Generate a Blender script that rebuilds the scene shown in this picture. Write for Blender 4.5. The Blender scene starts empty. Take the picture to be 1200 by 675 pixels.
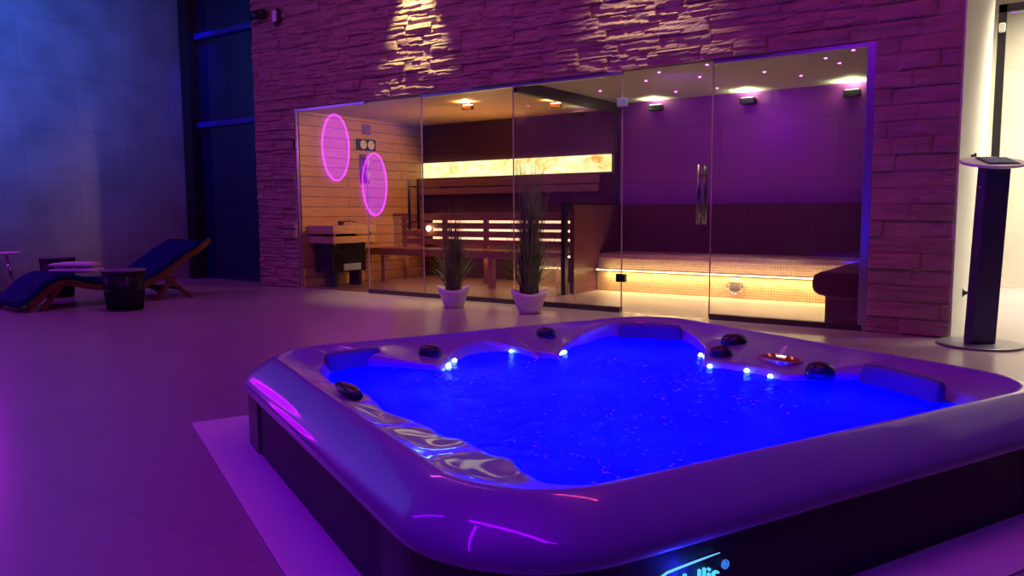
import bpy, bmesh, math, random
from mathutils import Vector, Matrix, noise
R = math.radians
PI = math.pi
random.seed(7)
scene = bpy.context.scene
col = scene.collection

# ------------------------------------------------------------------ camera
cam_d = bpy.data.cameras.new('camera'); cam = bpy.data.objects.new('camera', cam_d); col.objects.link(cam)
CAMH, FPX = 0.9, 915.0
YAW, PITCH, ROLL = R(34.85), R(5.75), R(-0.37)
fw = Vector((-math.sin(YAW)*math.cos(PITCH), math.cos(YAW)*math.cos(PITCH), -math.sin(PITCH)))
r0 = Vector((math.cos(YAW), math.sin(YAW), 0)); u0 = r0.cross(fw)
rt = r0*math.cos(ROLL) + u0*math.sin(ROLL); up = -r0*math.sin(ROLL) + u0*math.cos(ROLL)
M = Matrix((( rt.x, up.x, -fw.x, 0), (rt.y, up.y, -fw.y, 0), (rt.z, up.z, -fw.z, CAMH), (0, 0, 0, 1)))
cam.matrix_world = M
cam_d.sensor_width = 36; cam_d.lens = FPX*36/1200; cam_d.clip_start = 0.02; cam_d.clip_end = 200
scene.camera = cam

# ------------------------------------------------------------------ world, exposure
w = bpy.data.worlds.new('night'); scene.world = w; w.use_nodes = True
w.node_tree.nodes['Background'].inputs[0].default_value = (0.02, 0.01, 0.06, 1)
w.node_tree.nodes['Background'].inputs[1].default_value = 0.15
vs = scene.view_settings
vs.view_transform = 'Standard'; vs.look = 'None'; vs.exposure = 0.0; vs.gamma = 1.0; vs.use_curve_mapping = False

# ------------------------------------------------------------------ lights of the room
def light(kind, name, loc, energy, color, size=0.1, aim=None, sy=None, spot=None, blend=0.3):
    d = bpy.data.lights.new(name, kind); d.energy = energy; d.color = color
    if kind == 'AREA':
        d.size = size
        if sy: d.shape = 'RECTANGLE'; d.size_y = sy
    else: d.shadow_soft_size = size
    if kind == 'SPOT': d.spot_size = spot; d.spot_blend = blend
    o = bpy.data.objects.new(name, d); col.objects.link(o); o.location = loc
    if aim is not None:
        o.rotation_euler = (Vector(aim)-Vector(loc)).to_track_quat('-Z', 'Y').to_euler()
    return o
PURPLE = (0.29, 0.0, 1.0); MAGENTA = (0.90, 0.12, 0.72); BLUE = (0.03, 0.12, 1.0); WARM = (1.0, 0.80, 0.30); CREAM = (1.0, 0.92, 0.66)
light('AREA', 'purple_cove_light', (-1.2, 0.6, 4.25), 52, PURPLE, 3.6, (-1.2, 0.6, 0), 0.10)
light('AREA', 'purple_cove_light', (-2.6, -1.4, 4.25), 46, PURPLE, 0.10, (-2.6, -1.4, 0), 3.6)
light('AREA', 'purple_cove_light', (-6.4, 0.6, 4.25), 34, (.24, 0, 1), 4.0, (-6.4, 0.6, 0), 0.10)
light('AREA', 'magenta_cove_light', (-5.4, 3.7, 4.25), 33, MAGENTA, 3.6, (-5.4, 4.8, 0), 0.10)
light('AREA', 'rose_cove_light', (-0.8, 3.2, 4.25), 26, (1.0, 0.07, 0.16), 1.8, (-0.8, 6.0, 0.6), 0.10)
light('SPOT', 'blue_wash_light', (-6.0, 0.6, 4.0), 2200, (0.0, 0.20, 1.0), 0.2, (-9.65, 2.9, 3.2), spot=R(62), blend=1.0)
light('SPOT', 'wall_spotlight', (-5.36, 5.84, 3.55), 300, WARM, 0.01, (-5.37, 6.03, 2.4), spot=R(50), blend=0.7)
light('SPOT', 'wall_spotlight', (-2.80, 5.74, 3.70), 170, (1.0, 0.74, 0.44), 0.01, (-2.85, 6.02, 2.3), spot=R(64), blend=0.9)
light('AREA', 'corridor_ceiling_light', (0.5, 8.8, 3.3), 230, CREAM, 1.2, (0.3, 9.2, 0), 2.0).data.spread = R(115)
light('SPOT', 'corridor_entrance_light', (0.6, 6.8, 3.3), 170, CREAM, 0.15, (0.55, 5.8, 0), spot=R(66), blend=1.0)

# ------------------------------------------------------------------ material helpers
def nt_new(name):
    m = bpy.data.materials.new(name); m.use_nodes = True
    nt = m.node_tree; return m, nt, nt.nodes['Principled BSDF'], nt.nodes['Material Output']
def mat(name, base, rough=0.5, metal=0.0, coat=0.0, emit=None, estr=0.0, nz=None, bump=None, spec=None, stretch=(1, 1, 1)):
    m, nt, b, out = nt_new(name)
    b.inputs['Base Color'].default_value = (*base, 1); b.inputs['Roughness'].default_value = rough
    b.inputs['Metallic'].default_value = metal; b.inputs['Coat Weight'].default_value = coat
    b.inputs['Coat Roughness'].default_value = 0.05
    if spec is not None: b.inputs['Specular IOR Level'].default_value = spec
    if emit: b.inputs['Emission Color'].default_value = (*emit, 1); b.inputs['Emission Strength'].default_value = estr
    if nz or bump:
        tc = nt.nodes.new('ShaderNodeTexCoord'); mp = nt.nodes.new('ShaderNodeMapping'); mp.inputs['Scale'].default_value = stretch
        nt.links.new(tc.outputs['Object'], mp.inputs[0])
    if nz:
        n = nt.nodes.new('ShaderNodeTexNoise'); n.inputs['Scale'].default_value = nz[0]; n.inputs['Detail'].default_value = 6
        nt.links.new(mp.outputs[0], n.inputs['Vector'])
        r = nt.nodes.new('ShaderNodeValToRGB'); r.color_ramp.elements[0].position = .3; r.color_ramp.elements[1].position = .7
        k = nz[1]
        r.color_ramp.elements[0].color = tuple(c*(1-k) for c in base)+(1,)
        r.color_ramp.elements[1].color = tuple(min(1, c*(1+k)) for c in base)+(1,)
        nt.links.new(n.outputs['Fac'], r.inputs[0]); nt.links.new(r.outputs[0], b.inputs['Base Color'])
    if bump:
        n = nt.nodes.new('ShaderNodeTexNoise'); n.inputs['Scale'].default_value = bump[0]; n.inputs['Detail'].default_value = 5
        nt.links.new(mp.outputs[0], n.inputs['Vector'])
        bp = nt.nodes.new('ShaderNodeBump'); bp.inputs['Strength'].default_value = bump[1]; bp.inputs['Distance'].default_value = 0.02
        nt.links.new(n.outputs['Fac'], bp.inputs['Height']); nt.links.new(bp.outputs[0], b.inputs['Normal'])
    return m
def tilemat(name, c1, c2, mortar, w, h, ms, axis, rough=0.4, offset=0.5, bump=0.3, coat=0.0, grain=None, rn=None):
    """brick texture on a wall (axis 'x': runs along x; 'y': along y) or a floor ('f')."""
    m, nt, b, out = nt_new(name); N = nt.nodes.new; L = nt.links.new
    tc = N('ShaderNodeTexCoord'); sp = N('ShaderNodeSeparateXYZ'); cb = N('ShaderNodeCombineXYZ')
    L(tc.outputs['Object'], sp.inputs[0])
    a, c = {'x': ('X', 'Z'), 'y': ('Y', 'Z'), 'f': ('X', 'Y')}[axis]
    L(sp.outputs[a], cb.inputs[0]); L(sp.outputs[c], cb.inputs[1])
    br = N('ShaderNodeTexBrick'); L(cb.outputs[0], br.inputs['Vector'])
    br.offset = offset
    br.inputs['Color1'].default_value = (*c1, 1); br.inputs['Color2'].default_value = (*c2, 1); br.inputs['Mortar'].default_value = (*mortar, 1)
    br.inputs['Scale'].default_value = 1; br.inputs['Mortar Size'].default_value = ms; br.inputs['Mortar Smooth'].default_value = 0.1
    br.inputs['Brick Width'].default_value = w; br.inputs['Row Height'].default_value = h; br.inputs['Bias'].default_value = 0
    colr = br.outputs['Color']
    if grain:
        mp = N('ShaderNodeMapping'); mp.inputs['Scale'].default_value = grain[2]; L(tc.outputs['Object'], mp.inputs[0])
        n = N('ShaderNodeTexNoise'); n.inputs['Scale'].default_value = grain[0]; n.inputs['Detail'].default_value = 8; L(mp.outputs[0], n.inputs['Vector'])
        mr = N('ShaderNodeMapRange'); mr.inputs['From Min'].default_value = .25; mr.inputs['From Max'].default_value = .75
        mr.inputs['To Min'].default_value = 1-grain[1]; mr.inputs['To Max'].default_value = 1+grain[1]*.5
        L(n.outputs['Fac'], mr.inputs[0])
        mx = N('ShaderNodeVectorMath'); mx.operation = 'SCALE'; L(colr, mx.inputs[0]); L(mr.outputs[0], mx.inputs['Scale'])
        colr = mx.outputs[0]
        if rn:
            m2 = N('ShaderNodeMapRange'); m2.inputs['To Min'].default_value = rough-rn; m2.inputs['To Max'].default_value = rough+rn
            L(n.outputs['Fac'], m2.inputs[0]); L(m2.outputs[0], b.inputs['Roughness'])
    L(colr, b.inputs['Base Color'])
    if not (grain and rn): b.inputs['Roughness'].default_value = rough
    b.inputs['Coat Weight'].default_value = coat
    bp = N('ShaderNodeBump'); bp.inputs['Strength'].default_value = bump; bp.inputs['Distance'].default_value = 0.004; bp.invert = True
    L(br.outputs['Fac'], bp.inputs['Height']); L(bp.outputs[0], b.inputs['Normal'])
    return m
def emat(name, c, s):
    m = bpy.data.materials.new(name); m.use_nodes = True; nt = m.node_tree; nt.nodes.clear()
    e = nt.nodes.new('ShaderNodeEmission'); o = nt.nodes.new('ShaderNodeOutputMaterial')
    e.inputs[0].default_value = (*c, 1); e.inputs[1].default_value = s; nt.links.new(e.outputs[0], o.inputs[0]); return m
def glassmat(name, tint=(0.93, 0.95, 0.95), ior=1.5, rough=0.0, gain=1.0, bump=None):
    m = bpy.data.materials.new(name); m.use_nodes = True; nt = m.node_tree; nt.nodes.clear(); N = nt.nodes.new; L = nt.links.new
    t = N('ShaderNodeBsdfTransparent'); t.inputs[0].default_value = (*tint, 1)
    g = N('ShaderNodeBsdfGlossy'); g.inputs['Roughness'].default_value = rough; g.inputs[0].default_value = (1, 1, 1, 1)
    f = N('ShaderNodeFresnel'); f.inputs['IOR'].default_value = ior
    mu = N('ShaderNodeMath'); mu.operation = 'MULTIPLY'; mu.inputs[1].default_value = gain; mu.use_clamp = True; gi = N('ShaderNodeNewGeometry'); bk = N('ShaderNodeMath'); bk.operation = 'SUBTRACT'; bk.inputs[0].default_value = 1.0; L(gi.outputs['Backfacing'], bk.inputs[1]); ml = N('ShaderNodeMath'); ml.operation = 'MULTIPLY'; L(f.outputs[0], ml.inputs[0]); L(bk.outputs[0], ml.inputs[1]); L(ml.outputs[0], mu.inputs[0])
    mx = N('ShaderNodeMixShader'); o = N('ShaderNodeOutputMaterial')
    L(mu.outputs[0], mx.inputs[0]); L(t.outputs[0], mx.inputs[1]); L(g.outputs[0], mx.inputs[2]); L(mx.outputs[0], o.inputs[0])
    if bump:
        tc = N('ShaderNodeTexCoord'); n = N('ShaderNodeTexNoise'); n.inputs['Scale'].default_value = bump[0]; n.inputs['Detail'].default_value = 4
        n.inputs['Distortion'].default_value = 1.0
        L(tc.outputs['Object'], n.inputs['Vector']); b = N('ShaderNodeBump'); b.inputs['Strength'].default_value = bump[1]; b.inputs['Distance'].default_value = .03
        L(n.outputs['Fac'], b.inputs['Height']); L(b.outputs[0], g.inputs['Normal']); L(b.outputs[0], f.inputs['Normal'])
    return m

# ------------------------------------------------------------------ mesh helpers
class MB:
    def __init__(s): s.v = []; s.f = []; s.sm = []
    def add(s, vs_, fs, smooth=False):
        o = len(s.v); s.v += [tuple(v) for v in vs_]; s.f += [tuple(i+o for i in f) for f in fs]; s.sm += [smooth]*len(fs); return s
    def box(s, x0, x1, y0, y1, z0, z1):
        return s.add([(x0,y0,z0),(x1,y0,z0),(x1,y1,z0),(x0,y1,z0),(x0,y0,z1),(x1,y0,z1),(x1,y1,z1),(x0,y1,z1)],
              [(0,3,2,1),(4,5,6,7),(0,1,5,4),(1,2,6,5),(2,3,7,6),(3,0,4,7)])
    def loft(s, rings, closed=True, cap=True, smooth=True):
        n = len(rings[0]); fs = []
        for i in range(len(rings)-1):
            for j in range(n if closed else n-1):
                k = (j+1) % n; fs.append((i*n+j, i*n+k, (i+1)*n+k, (i+1)*n+j))
        vs_ = [p for r in rings for p in r]
        s.add(vs_, fs, smooth)
        if cap and closed:
            o = len(s.v)-len(vs_)
            s.f.append(tuple(o+j for j in reversed(range(n)))); s.sm.append(False)
            s.f.append(tuple(o+(len(rings)-1)*n+j for j in range(n))); s.sm.append(False)
        return s
    def lathe(s, prof, cx=0, cy=0, n=32, ex=1, ey=1, cap=True):
        return s.loft([[(cx+r*ex*math.cos(2*PI*j/n), cy+r*ey*math.sin(2*PI*j/n), z) for j in range(n)] for r, z in prof], cap=cap)
    def tube(s, pts, r, n=8, cap=True):
        pts = [Vector(p) for p in pts]; rings = []
        rs = r if isinstance(r, (list, tuple)) else [r]*len(pts)
        for i, p in enumerate(pts):
            d = (pts[min(i+1, len(pts)-1)]-pts[max(i-1, 0)]).normalized()
            a = d.orthogonal().normalized() if i == 0 else (pa-d*pa.dot(d)).normalized()
            pa = a; b = d.cross(a)
            rings.append([tuple(p+(a*math.cos(2*PI*j/n)+b*math.sin(2*PI*j/n))*rs[i]) for j in range(n)])
        return s.loft(rings, cap=cap)
    def ball(s, c, rx, ry, rz, n=20, m=10, zmin=-1):
        rings = []
        for i in range(m+1):
            t = -PI/2+PI*i/m
            if math.sin(t) < zmin: continue
            rr_ = max(math.cos(t), 1e-3); rings.append([(c[0]+rx*rr_*math.cos(2*PI*j/n), c[1]+ry*rr_*math.sin(2*PI*j/n), c[2]+rz*math.sin(t)) for j in range(n)])
        return s.loft(rings)
    def build(s, name, m, parent=None, bevel=0, smooth=False, xf=None, local=False):
        """vertices are world coordinates unless local; the mesh is stored relative to its parent's base point"""
        me = bpy.data.meshes.new(name); V = [Vector(v) for v in s.v]
        if xf is not None: V = [xf @ v for v in V]
        o = bpy.data.objects.new(name, me); col.objects.link(o)
        if parent is not None:
            o.parent = parent
            if not local:
                q = Vector((0, 0, 0)); p = parent
                while p is not None: q += p.location; p = p.parent
                V = [v-q for v in V]
        elif not local:
            mn = Vector((min(v.x for v in V), min(v.y for v in V), min(v.z for v in V))); mx_ = Vector((max(v.x for v in V), max(v.y for v in V), 0))
            if s_origin[0]:
                q = Vector(((mn.x+mx_.x)/2, (mn.y+mx_.y)/2, mn.z)); o.location = q; V = [v-q for v in V]
        me.from_pydata([tuple(v) for v in V], [], s.f); me.update()
        for p, sm in zip(me.polygons, s.sm): p.use_smooth = sm or smooth
        bm = bmesh.new(); bm.from_mesh(me); bmesh.ops.recalc_face_normals(bm, faces=bm.faces); bm.to_mesh(me); bm.free()
        if m: me.materials.append(m)
        if bevel:
            b = o.modifiers.new('bevel', 'BEVEL'); b.width = bevel; b.segments = 3; b.limit_method = 'ANGLE'
        return o
s_origin = [False]      # setting meshes keep the world origin so that their tiling lines up
def tag(o, label, cat, group=None, kind=None):
    o['label'] = label; o['category'] = cat
    if group: o['group'] = group
    if kind: o['kind'] = kind
    return o
def struct(o): o['kind'] = 'structure'; return o
def thing(name, loc, label, cat, group=None, rz=0):
    o = bpy.data.objects.new(name, None); col.objects.link(o); o.location = loc; o.rotation_euler = (0, 0, rz); o.empty_display_size = .1
    return tag(o, label, cat, group)
def children(o): return [c for c in bpy.data.objects if c.parent == o]
def copy_tree(o, parent=None):
    c = o.copy(); col.objects.link(c)
    if parent is not None: c.parent = parent
    for ch in children(o): copy_tree(ch, c)
    return c

# ------------------------------------------------------------------ materials
m_floor = tilemat('pale_porcelain_floor', (.40, .32, .345), (.385, .31, .33), (.30, .25, .27), 1.2, 1.2, .002, 'f', .27, 0.0, .1, grain=(1.1, .03, (1, 1, 1)))
m_pad = mat('smooth_pad', (.80, .70, .78), .35, nz=(3, .04))
m_leftwall = tilemat('large_wall_tile', (.27, .25, .30), (.23, .21, .26), (.17, .16, .20), 1.2, .62, .003, 'y', .55, .5, .3, grain=(2.2, .30, (1, 1, 1)))
m_dark = mat('dark_plaster', (.06, .05, .08), .7)
m_ceiling = mat('ceiling_plaster', (.10, .08, .12), .8)
m_stone = mat('split_stone', (.36, .25, .20), .8, nz=(5, .22), bump=(45, .35), stretch=(1, 1, 3))
m_white = mat('white_wall_paint', (.78, .77, .72), .6)
m_cream = tilemat('cream_wall_tile', (.66, .60, .50), (.63, .57, .47), (.45, .40, .34), 1.2, 1.2, .003, 'x', .4, .5, .2, grain=(2, .08, (1, 1, 1)))
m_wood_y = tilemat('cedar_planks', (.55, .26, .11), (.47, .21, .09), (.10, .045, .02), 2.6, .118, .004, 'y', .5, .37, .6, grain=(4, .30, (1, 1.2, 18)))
m_wood_x = tilemat('shaded_cedar_planks', (.11, .035, .035), (.09, .03, .03), (.02, .01, .01), 2.6, .118, .004, 'x', .5, .37, .6, grain=(4, .3, (1.2, 1, 18)))  # unlit look of the sauna back wall put into the plank colour
m_wood_c = tilemat('ceiling_planks', (.62, .33, .15), (.56, .29, .13), (.25, .13, .06), 3.0, .10, .003, 'f', .5, .37, .5, grain=(4, .25, (1.2, 16, 1)))
m_wood_f = tilemat('sauna_floor_boards', (.34, .17, .10), (.28, .14, .08), (.08, .04, .02), 3.0, .14, .004, 'f', .4, .37, .5, grain=(4, .25, (1.2, 16, 1)))
m_bench = mat('bench_wood', (.30, .12, .08), .5, nz=(6, .25), stretch=(1, 8, 8))
m_rail = mat('backrest_wood', (.42, .22, .15), .5, nz=(6, .2), stretch=(1, 8, 8))
m_lightwood = mat('heater_guard_wood', (.55, .32, .18), .5, nz=(6, .2), stretch=(8, 1, 8))
m_alu = mat('brushed_aluminium', (.55, .55, .60), .28, .9)
m_chrome = mat('chrome', (.75, .75, .78), .12, 1)
m_black = mat('black_metal', (.02, .02, .025), .4, .3)
m_blackgloss = mat('black_gloss', (.015, .015, .02), .15)
m_sill = mat('dark_sill', (.06, .035, .04), .35)
m_glass = glassmat('clear_glass', (.95, .96, .965), 1.5, gain=1.9)
m_edge = mat('glass_edge', (.62, .50, .42), .2, .2)  # bright colour stands in for the highlight on lit glass edges
m_dglass = mat('night_window_glass', (.005, .006, .08), .06, 0, 0, spec=.8)
m_steamtile = tilemat('plum_steam_tile', (.28, .05, .34), (.25, .045, .31), (.12, .03, .14), 1.2, .60, .003, 'x', .35, .5, .3, grain=(2, .15, (1, 1, 1)))
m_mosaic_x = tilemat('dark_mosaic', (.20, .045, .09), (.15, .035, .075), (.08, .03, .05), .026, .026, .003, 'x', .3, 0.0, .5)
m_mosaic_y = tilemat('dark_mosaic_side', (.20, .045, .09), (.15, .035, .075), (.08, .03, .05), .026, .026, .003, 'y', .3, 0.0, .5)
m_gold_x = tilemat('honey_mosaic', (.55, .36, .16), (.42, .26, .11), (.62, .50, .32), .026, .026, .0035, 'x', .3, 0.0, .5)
m_steamceil = mat('grey_steam_ceiling', (.42, .38, .38), .7)
m_steamfloor = mat('pale_steam_floor', (.62, .54, .42), .4)
m_shell = mat('pearl_acrylic', (.28, .19, .52), .34, 0, .75, nz=(3, .06), bump=(3.0, .30))
m_skirt = mat('navy_black_skirt', (.005, .006, .018), .5)
m_pillow = mat('grey_spa_pillow', (.07, .09, .16), .5)
m_cushion = mat('navy_cushion', (.004, .012, .11), .9, spec=.1, bump=(60, .2))
m_teak = mat('teak', (.13, .05, .018), .4, nz=(8, .3), stretch=(1, 1, 4))
m_towel = mat('white_towel', (.80, .76, .82), .95, bump=(120, .5))
m_pot = mat('white_ceramic_pot', (.78, .74, .84), .3)
m_soil = mat('soil', (.03, .02, .015), .9)
m_leaf = mat('grass_blade', (.15, .24, .07), .45, nz=(9, .5))
m_led_warm = emat('warm_led', (1.0, .70, .28), 7.0)
m_led_blue = emat('blue_led', (.22, .50, 1.0), 12.0)
m_star = emat('star_led', (1.0, .12, .9), 9.0)

# ------------------------------------------------------------------ tub coordinates (a along T1, b along T2)
TT = R(-25.3); T1 = Vector((math.cos(TT), math.sin(TT), 0)); T2 = Vector((-math.sin(TT), math.cos(TT), 0))
def ab(a, b, z=0): v = T1*a+T2*b; return (v.x, v.y, z)

# ================================================================== SETTING
XW, XR, YB, YW, CH = -9.65, 3.2, -3.6, 6.10, 4.4
# floor with the opening the tub is let into
hole = [ab(-3.30, .66), ab(-1.24, .66), ab(-1.24, 2.80), ab(-3.30, 2.80)]
ob = MB()
outer = [(XW-.1, YB-.1, 0), (XR+.1, YB-.1, 0), (XR+.1, YW+.0, 0), (XW-.1, YW+.0, 0)]
# order inner corners to face outer corners
ob.add(outer+hole, [(0, 1, 5, 4), (1, 2, 6, 5), (2, 3, 7, 6), (3, 0, 4, 7)])
ob.add([(XW-.1, YW, 0), (-7.24, YW, 0), (-7.24, 6.5, 0), (XW-.1, 6.5, 0)], [(0, 1, 2, 3)])
ob.add([(-.62, YW, 0), (XR+.1, YW, 0), (XR+.1, 10.3, 0), (-.62, 10.3, 0)], [(0, 1, 2, 3)])
struct(ob.build('floor', m_floor))
# lighter slab the tub stands on
pd = MB(); P = [(-3.50, .43), (-.98, .43), (-.98, 3.05), (-3.50, 3.05)]; Q = [(-3.30, .66), (-1.24, .66), (-1.24, 2.80), (-3.30, 2.80)]
for i in range(4):
    j = (i+1) % 4
    lo = [ab(*P[i], .001), ab(*P[j], .001), ab(*Q[j], .001), ab(*Q[i], .001)]; hi = [(x, y, .006) for x, y, z in lo]
    pd.loft([lo, hi], smooth=False)
struct(pd.build('trim_1', m_pad))
struct(MB().box(XW-.2, XW, YB, 6.2, 0, CH).build('wall_left', m_leftwall))
struct(MB().box(XW-.2, XR+.2, YB-.2, YB, 0, CH).build('wall_back', m_dark))
struct(MB().box(XR, XR+.2, YB, 10.4, 0, CH).build('wall_right', m_dark))
struct(MB().box(XW-.2, XR+.2, YB-.2, 6.5, CH, CH+.15).build('ceiling', m_ceiling))

# tall night window left of the stone
wz = MB().box(-9.40, -8.02, 6.30, 6.32, 0, CH).build('window_1', m_dglass); struct(wz)
MB().box(-9.60, -9.40, 6.16, 6.36, 0, CH).build('window_frame', m_black, wz)
m_tr = mat('blue_reflection_transom', (.02, .03, .45), .35, 0)  # saturated blue paints reflected blue light into the transoms
for z in (3.17, 2.03):
    MB().box(-9.40, -8.02, 6.24, 6.32, z-.035, z+.035).build('transom', m_tr, wz, bevel=.01)
light('SPOT', 'window_blue_light', (-8.9, 5.6, 4.2), 120, (.0, .02, 1), .05, (-9.35, 6.3, 2.4), spot=R(34), blend=1)
light('SPOT', 'floor_blue_light', (-9.2, 5.95, .9), 6, (.10, .03, 1), .05, (-9.2, 6.05, 0), spot=R(45), blend=1)

# split-face stone wall: every block a displaced slab, one surface
def stone_wall():
    mb = MB(); H = .11466; rnd = random.Random(11)
    regions_low = [(-7.97, -7.27), (-1.10, -.572)]
    row = 0; z = 0.0
    while z < CH:
        h = min(H, CH-z)
        if h < .02: break
        regs = regions_low if z+H*.5 < 2.06 else [(-7.97, -.572)]
        for (a0, a1) in regs:
            x = a0 - rnd.uniform(0, .5)
            while x < a1:
                L = rnd.choice([.26, .36, .46, .58])*rnd.uniform(.92, 1.08)
                s, e = max(x, a0), min(x+L, a1); x += L
                if e-s < .05: continue
                prot = rnd.uniform(0, .030); tilt = rnd.uniform(-.16, .16); seed = rnd.uniform(0, 100)
                nx = max(3, int((e-s)/.022)); nz_ = 9
                g = .001; vs_ = []
                for i in range(nz_+1):
                    for j in range(nx+1):
                        u = j/nx; v = i/nz_
                        px = s+g+(e-s-2*g)*u; pz = z+g+(h-2*g)*v
                        d = prot + tilt*(v-.5)*h*.8
                        lam = noise.noise(Vector((px*1.7+seed, seed, pz*34+px*2.0)))
                        rg_ = .35 if s > -1.15 else 1.0
                        d += .012*rg_*(1 if lam > .1 else (-.4 if lam < -.25 else 0)) + .009*rg_*noise.noise(Vector((px*5, seed, pz*16))) + .004*noise.noise(Vector((px*28, seed, pz*70)))
                        ed = min(u*(e-s), (1-u)*(e-s), v*h, (1-v)*h)
                        d *= min(1, .55+ed/.010)
                        vs_.append((px, 6.085-.01-max(d, -.005), pz))
                fs = [(i*(nx+1)+j, i*(nx+1)+j+1, (i+1)*(nx+1)+j+1, (i+1)*(nx+1)+j) for i in range(nz_) for j in range(nx)]
                # sides back into the wall
                bd = [j for j in range(nx+1)] + [i*(nx+1)+nx for i in range(1, nz_+1)] + [nz_*(nx+1)+j for j in range(nx-1, -1, -1)] + [i*(nx+1) for i in range(nz_-1, 0, -1)]
                o = len(vs_)
                for q in bd: vs_.append((vs_[q][0], 6.11, vs_[q][2]))
                for k in range(len(bd)): fs.append((bd[k], bd[(k+1) % len(bd)], o+(k+1) % len(bd), o+k))
                mb.add(vs_, fs)
        z += H; row += 1
    # backing
    mb.box(-7.97, -7.27, 6.10, 6.22, 0, 2.064); mb.box(-1.10, -.572, 6.10, 6.12, 0, 2.064); mb.box(-7.97, -.572, 6.10, 6.22, 2.13, CH)
    return mb
sw = stone_wall().build('wall_front', m_stone); struct(sw)

# white flank of the pier and the corridor on the right
struct(MB().box(-.70, -.560, 6.085, 8.50, 0, CH).build('wall_passage', m_white))
struct(MB().box(-.80, XR, 10.25, 10.40, 0, CH).build('wall_corridor', m_cream))
struct(MB().box(-.80, XR, 6.5, 10.4, 3.45, 3.55).build('ceiling_corridor', m_white))
dr = MB().box(-.47, .75, 8.52, 8.532, .02, 2.64).build('door_1', m_glass); struct(dr)
fr = MB(); fr.box(-.53, -.465, 8.49, 8.56, 0, 2.71); fr.box(-.53, 2.1, 8.49, 8.56, 2.64, 2.71); fr.box(.75, .80, 8.49, 8.56, 0, 2.64)
fr.build('door_frame', m_black, dr)
MB().box(-.52, -.47, 8.44, 8.49, 2.46, 2.54).build('door_closer', m_white, dr, bevel=.01)

# ---- sauna + steam room shell
YK = 8.227; XD = -4.22
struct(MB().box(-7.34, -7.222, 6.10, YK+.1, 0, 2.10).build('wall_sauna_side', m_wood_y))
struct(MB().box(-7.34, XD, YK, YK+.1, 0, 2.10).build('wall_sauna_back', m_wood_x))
struct(MB().box(-7.22, XD, 6.12, YK, 2.045, 2.10).build('ceiling_sauna', m_wood_c))
struct(MB().box(-7.24, XD, 6.10, YK, -.05, .0).build('floor_sauna', m_wood_f))
struct(MB().box(XD, -.70, YK, YK+.1, 0, 2.16).build('wall_steam_back', m_steamtile))
struct(MB().box(XD, -.70, 6.12, YK, 2.10, 2.16).build('ceiling_steam', m_steamceil))
struct(MB().box(XD, -.60, 6.10, YK, -.05, .0).build('floor_steam', m_steamfloor))
struct(MB().box(-.80, -.70, 6.12, YK, 0, 2.16).build('wall_steam_right', m_mosaic_y))
struct(MB().box(XD+.06, -.80, YK-.02, YK, 0, .945).build('trim_2', m_mosaic_x))       # mosaic wainscot
struct(MB().box(XD-.0, XD+.05, 7.14, YK, 0, .945).build('trim_3', m_mosaic_y))         # mosaic half wall of the divider
m_beam = mat('dark_beam', (.05, .03, .045), .4)
struct(MB().box(XD-.03, XD+.03, 6.13, YK, 1.99, 2.10).build('trim_4', m_beam))
gd = MB().box(XD-.005, XD+.005, 6.14, 7.0, .02, 1.99); gd.box(XD-.005, XD+.005, 7.0, YK-.02, .95, 1.99)
wd = gd.build('window_2', m_glass); struct(wd)
MB().box(XD-.02, XD+.03, 6.99, 7.05, 0, .965).box(XD-.02, XD+.03, 7.05, 8.2, .945, .965).build('glass_frame', m_black, wd)
MB().box(XD-.02, XD+.02, YK-.05, YK-.005, .97, 1.99).build('corner_post', m_beam, wd)

# sills and aluminium profiles along the glass front
struct(MB().box(-6.14, -3.09, 6.07, 6.13, 0, .045).build('trim_5', m_sill))
struct(MB().box(-2.28, -1.13, 6.07, 6.13, 0, .045).build('trim_6', m_sill))
struct(MB().box(-7.24, -6.145, 6.08, 6.12, 2.030, 2.062).build('trim_7', m_alu, bevel=.004))
struct(MB().box(-5.345, -3.085, 6.08, 6.12, 2.030, 2.062).build('trim_8', m_alu, bevel=.004))
struct(MB().box(-2.29, -1.15, 6.08, 6.12, 2.030, 2.062).build('trim_9', m_alu, bevel=.004))
struct(MB().box(-1.16, -1.10, 6.075, 6.125, 0, 2.062).build('trim_10', m_alu, bevel=.004))
struct(MB().box(-7.27, -7.238, 6.08, 6.12, 0, 2.062).build('trim_11', m_alu, bevel=.004))
struct(MB().box(-7.27, -1.10, 6.10, 6.14, 2.062, 2.13).build('trim_12', m_dark))

def pane(name, x0, x1, z0, z1):
    p = MB().box(x0+.002, x1-.002, 6.095, 6.105, z0, z1).build(name, m_glass); return struct(p)
def edge(parent, x, z0, z1): MB().box(x-.004, x+.004, 6.0935, 6.1065, z0, z1).build('glass_edge', m_edge, parent)
def hinge(parent, x, z, m_, w_=.06): MB().box(x-w_, x+.025, 6.075, 6.125, z-.035, z+.035).build('hinge', m_, parent, bevel=.004)
p1 = pane('window_3', -7.238, -6.142, 0.0, 2.03); edge(p1, -6.142, 0, 1.5)
d1 = pane('door_2', -6.14, -5.352, .01, 2.055)
hb = MB(); hb.tube([(-5.48, 6.03, .70), (-5.48, 6.03, 1.22)], .014, 12); hb.tube([(-5.48, 6.03, .78), (-5.48, 6.094, .78)], .008); hb.tube([(-5.48, 6.03, 1.14), (-5.48, 6.094, 1.14)], .008)
hb.tube([(-5.48, 6.17, .70), (-5.48, 6.17, 1.22)], .014, 12); hb.tube([(-5.48, 6.106, .78), (-5.48, 6.17, .78)], .008); hb.tube([(-5.48, 6.106, 1.14), (-5.48, 6.17, 1.14)], .008)
hb.build('door_handle', m_black, d1)
p2 = pane('window_4', -5.35, -4.222, .045, 2.03); edge(p2, -5.351, .0, 2.03)
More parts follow.
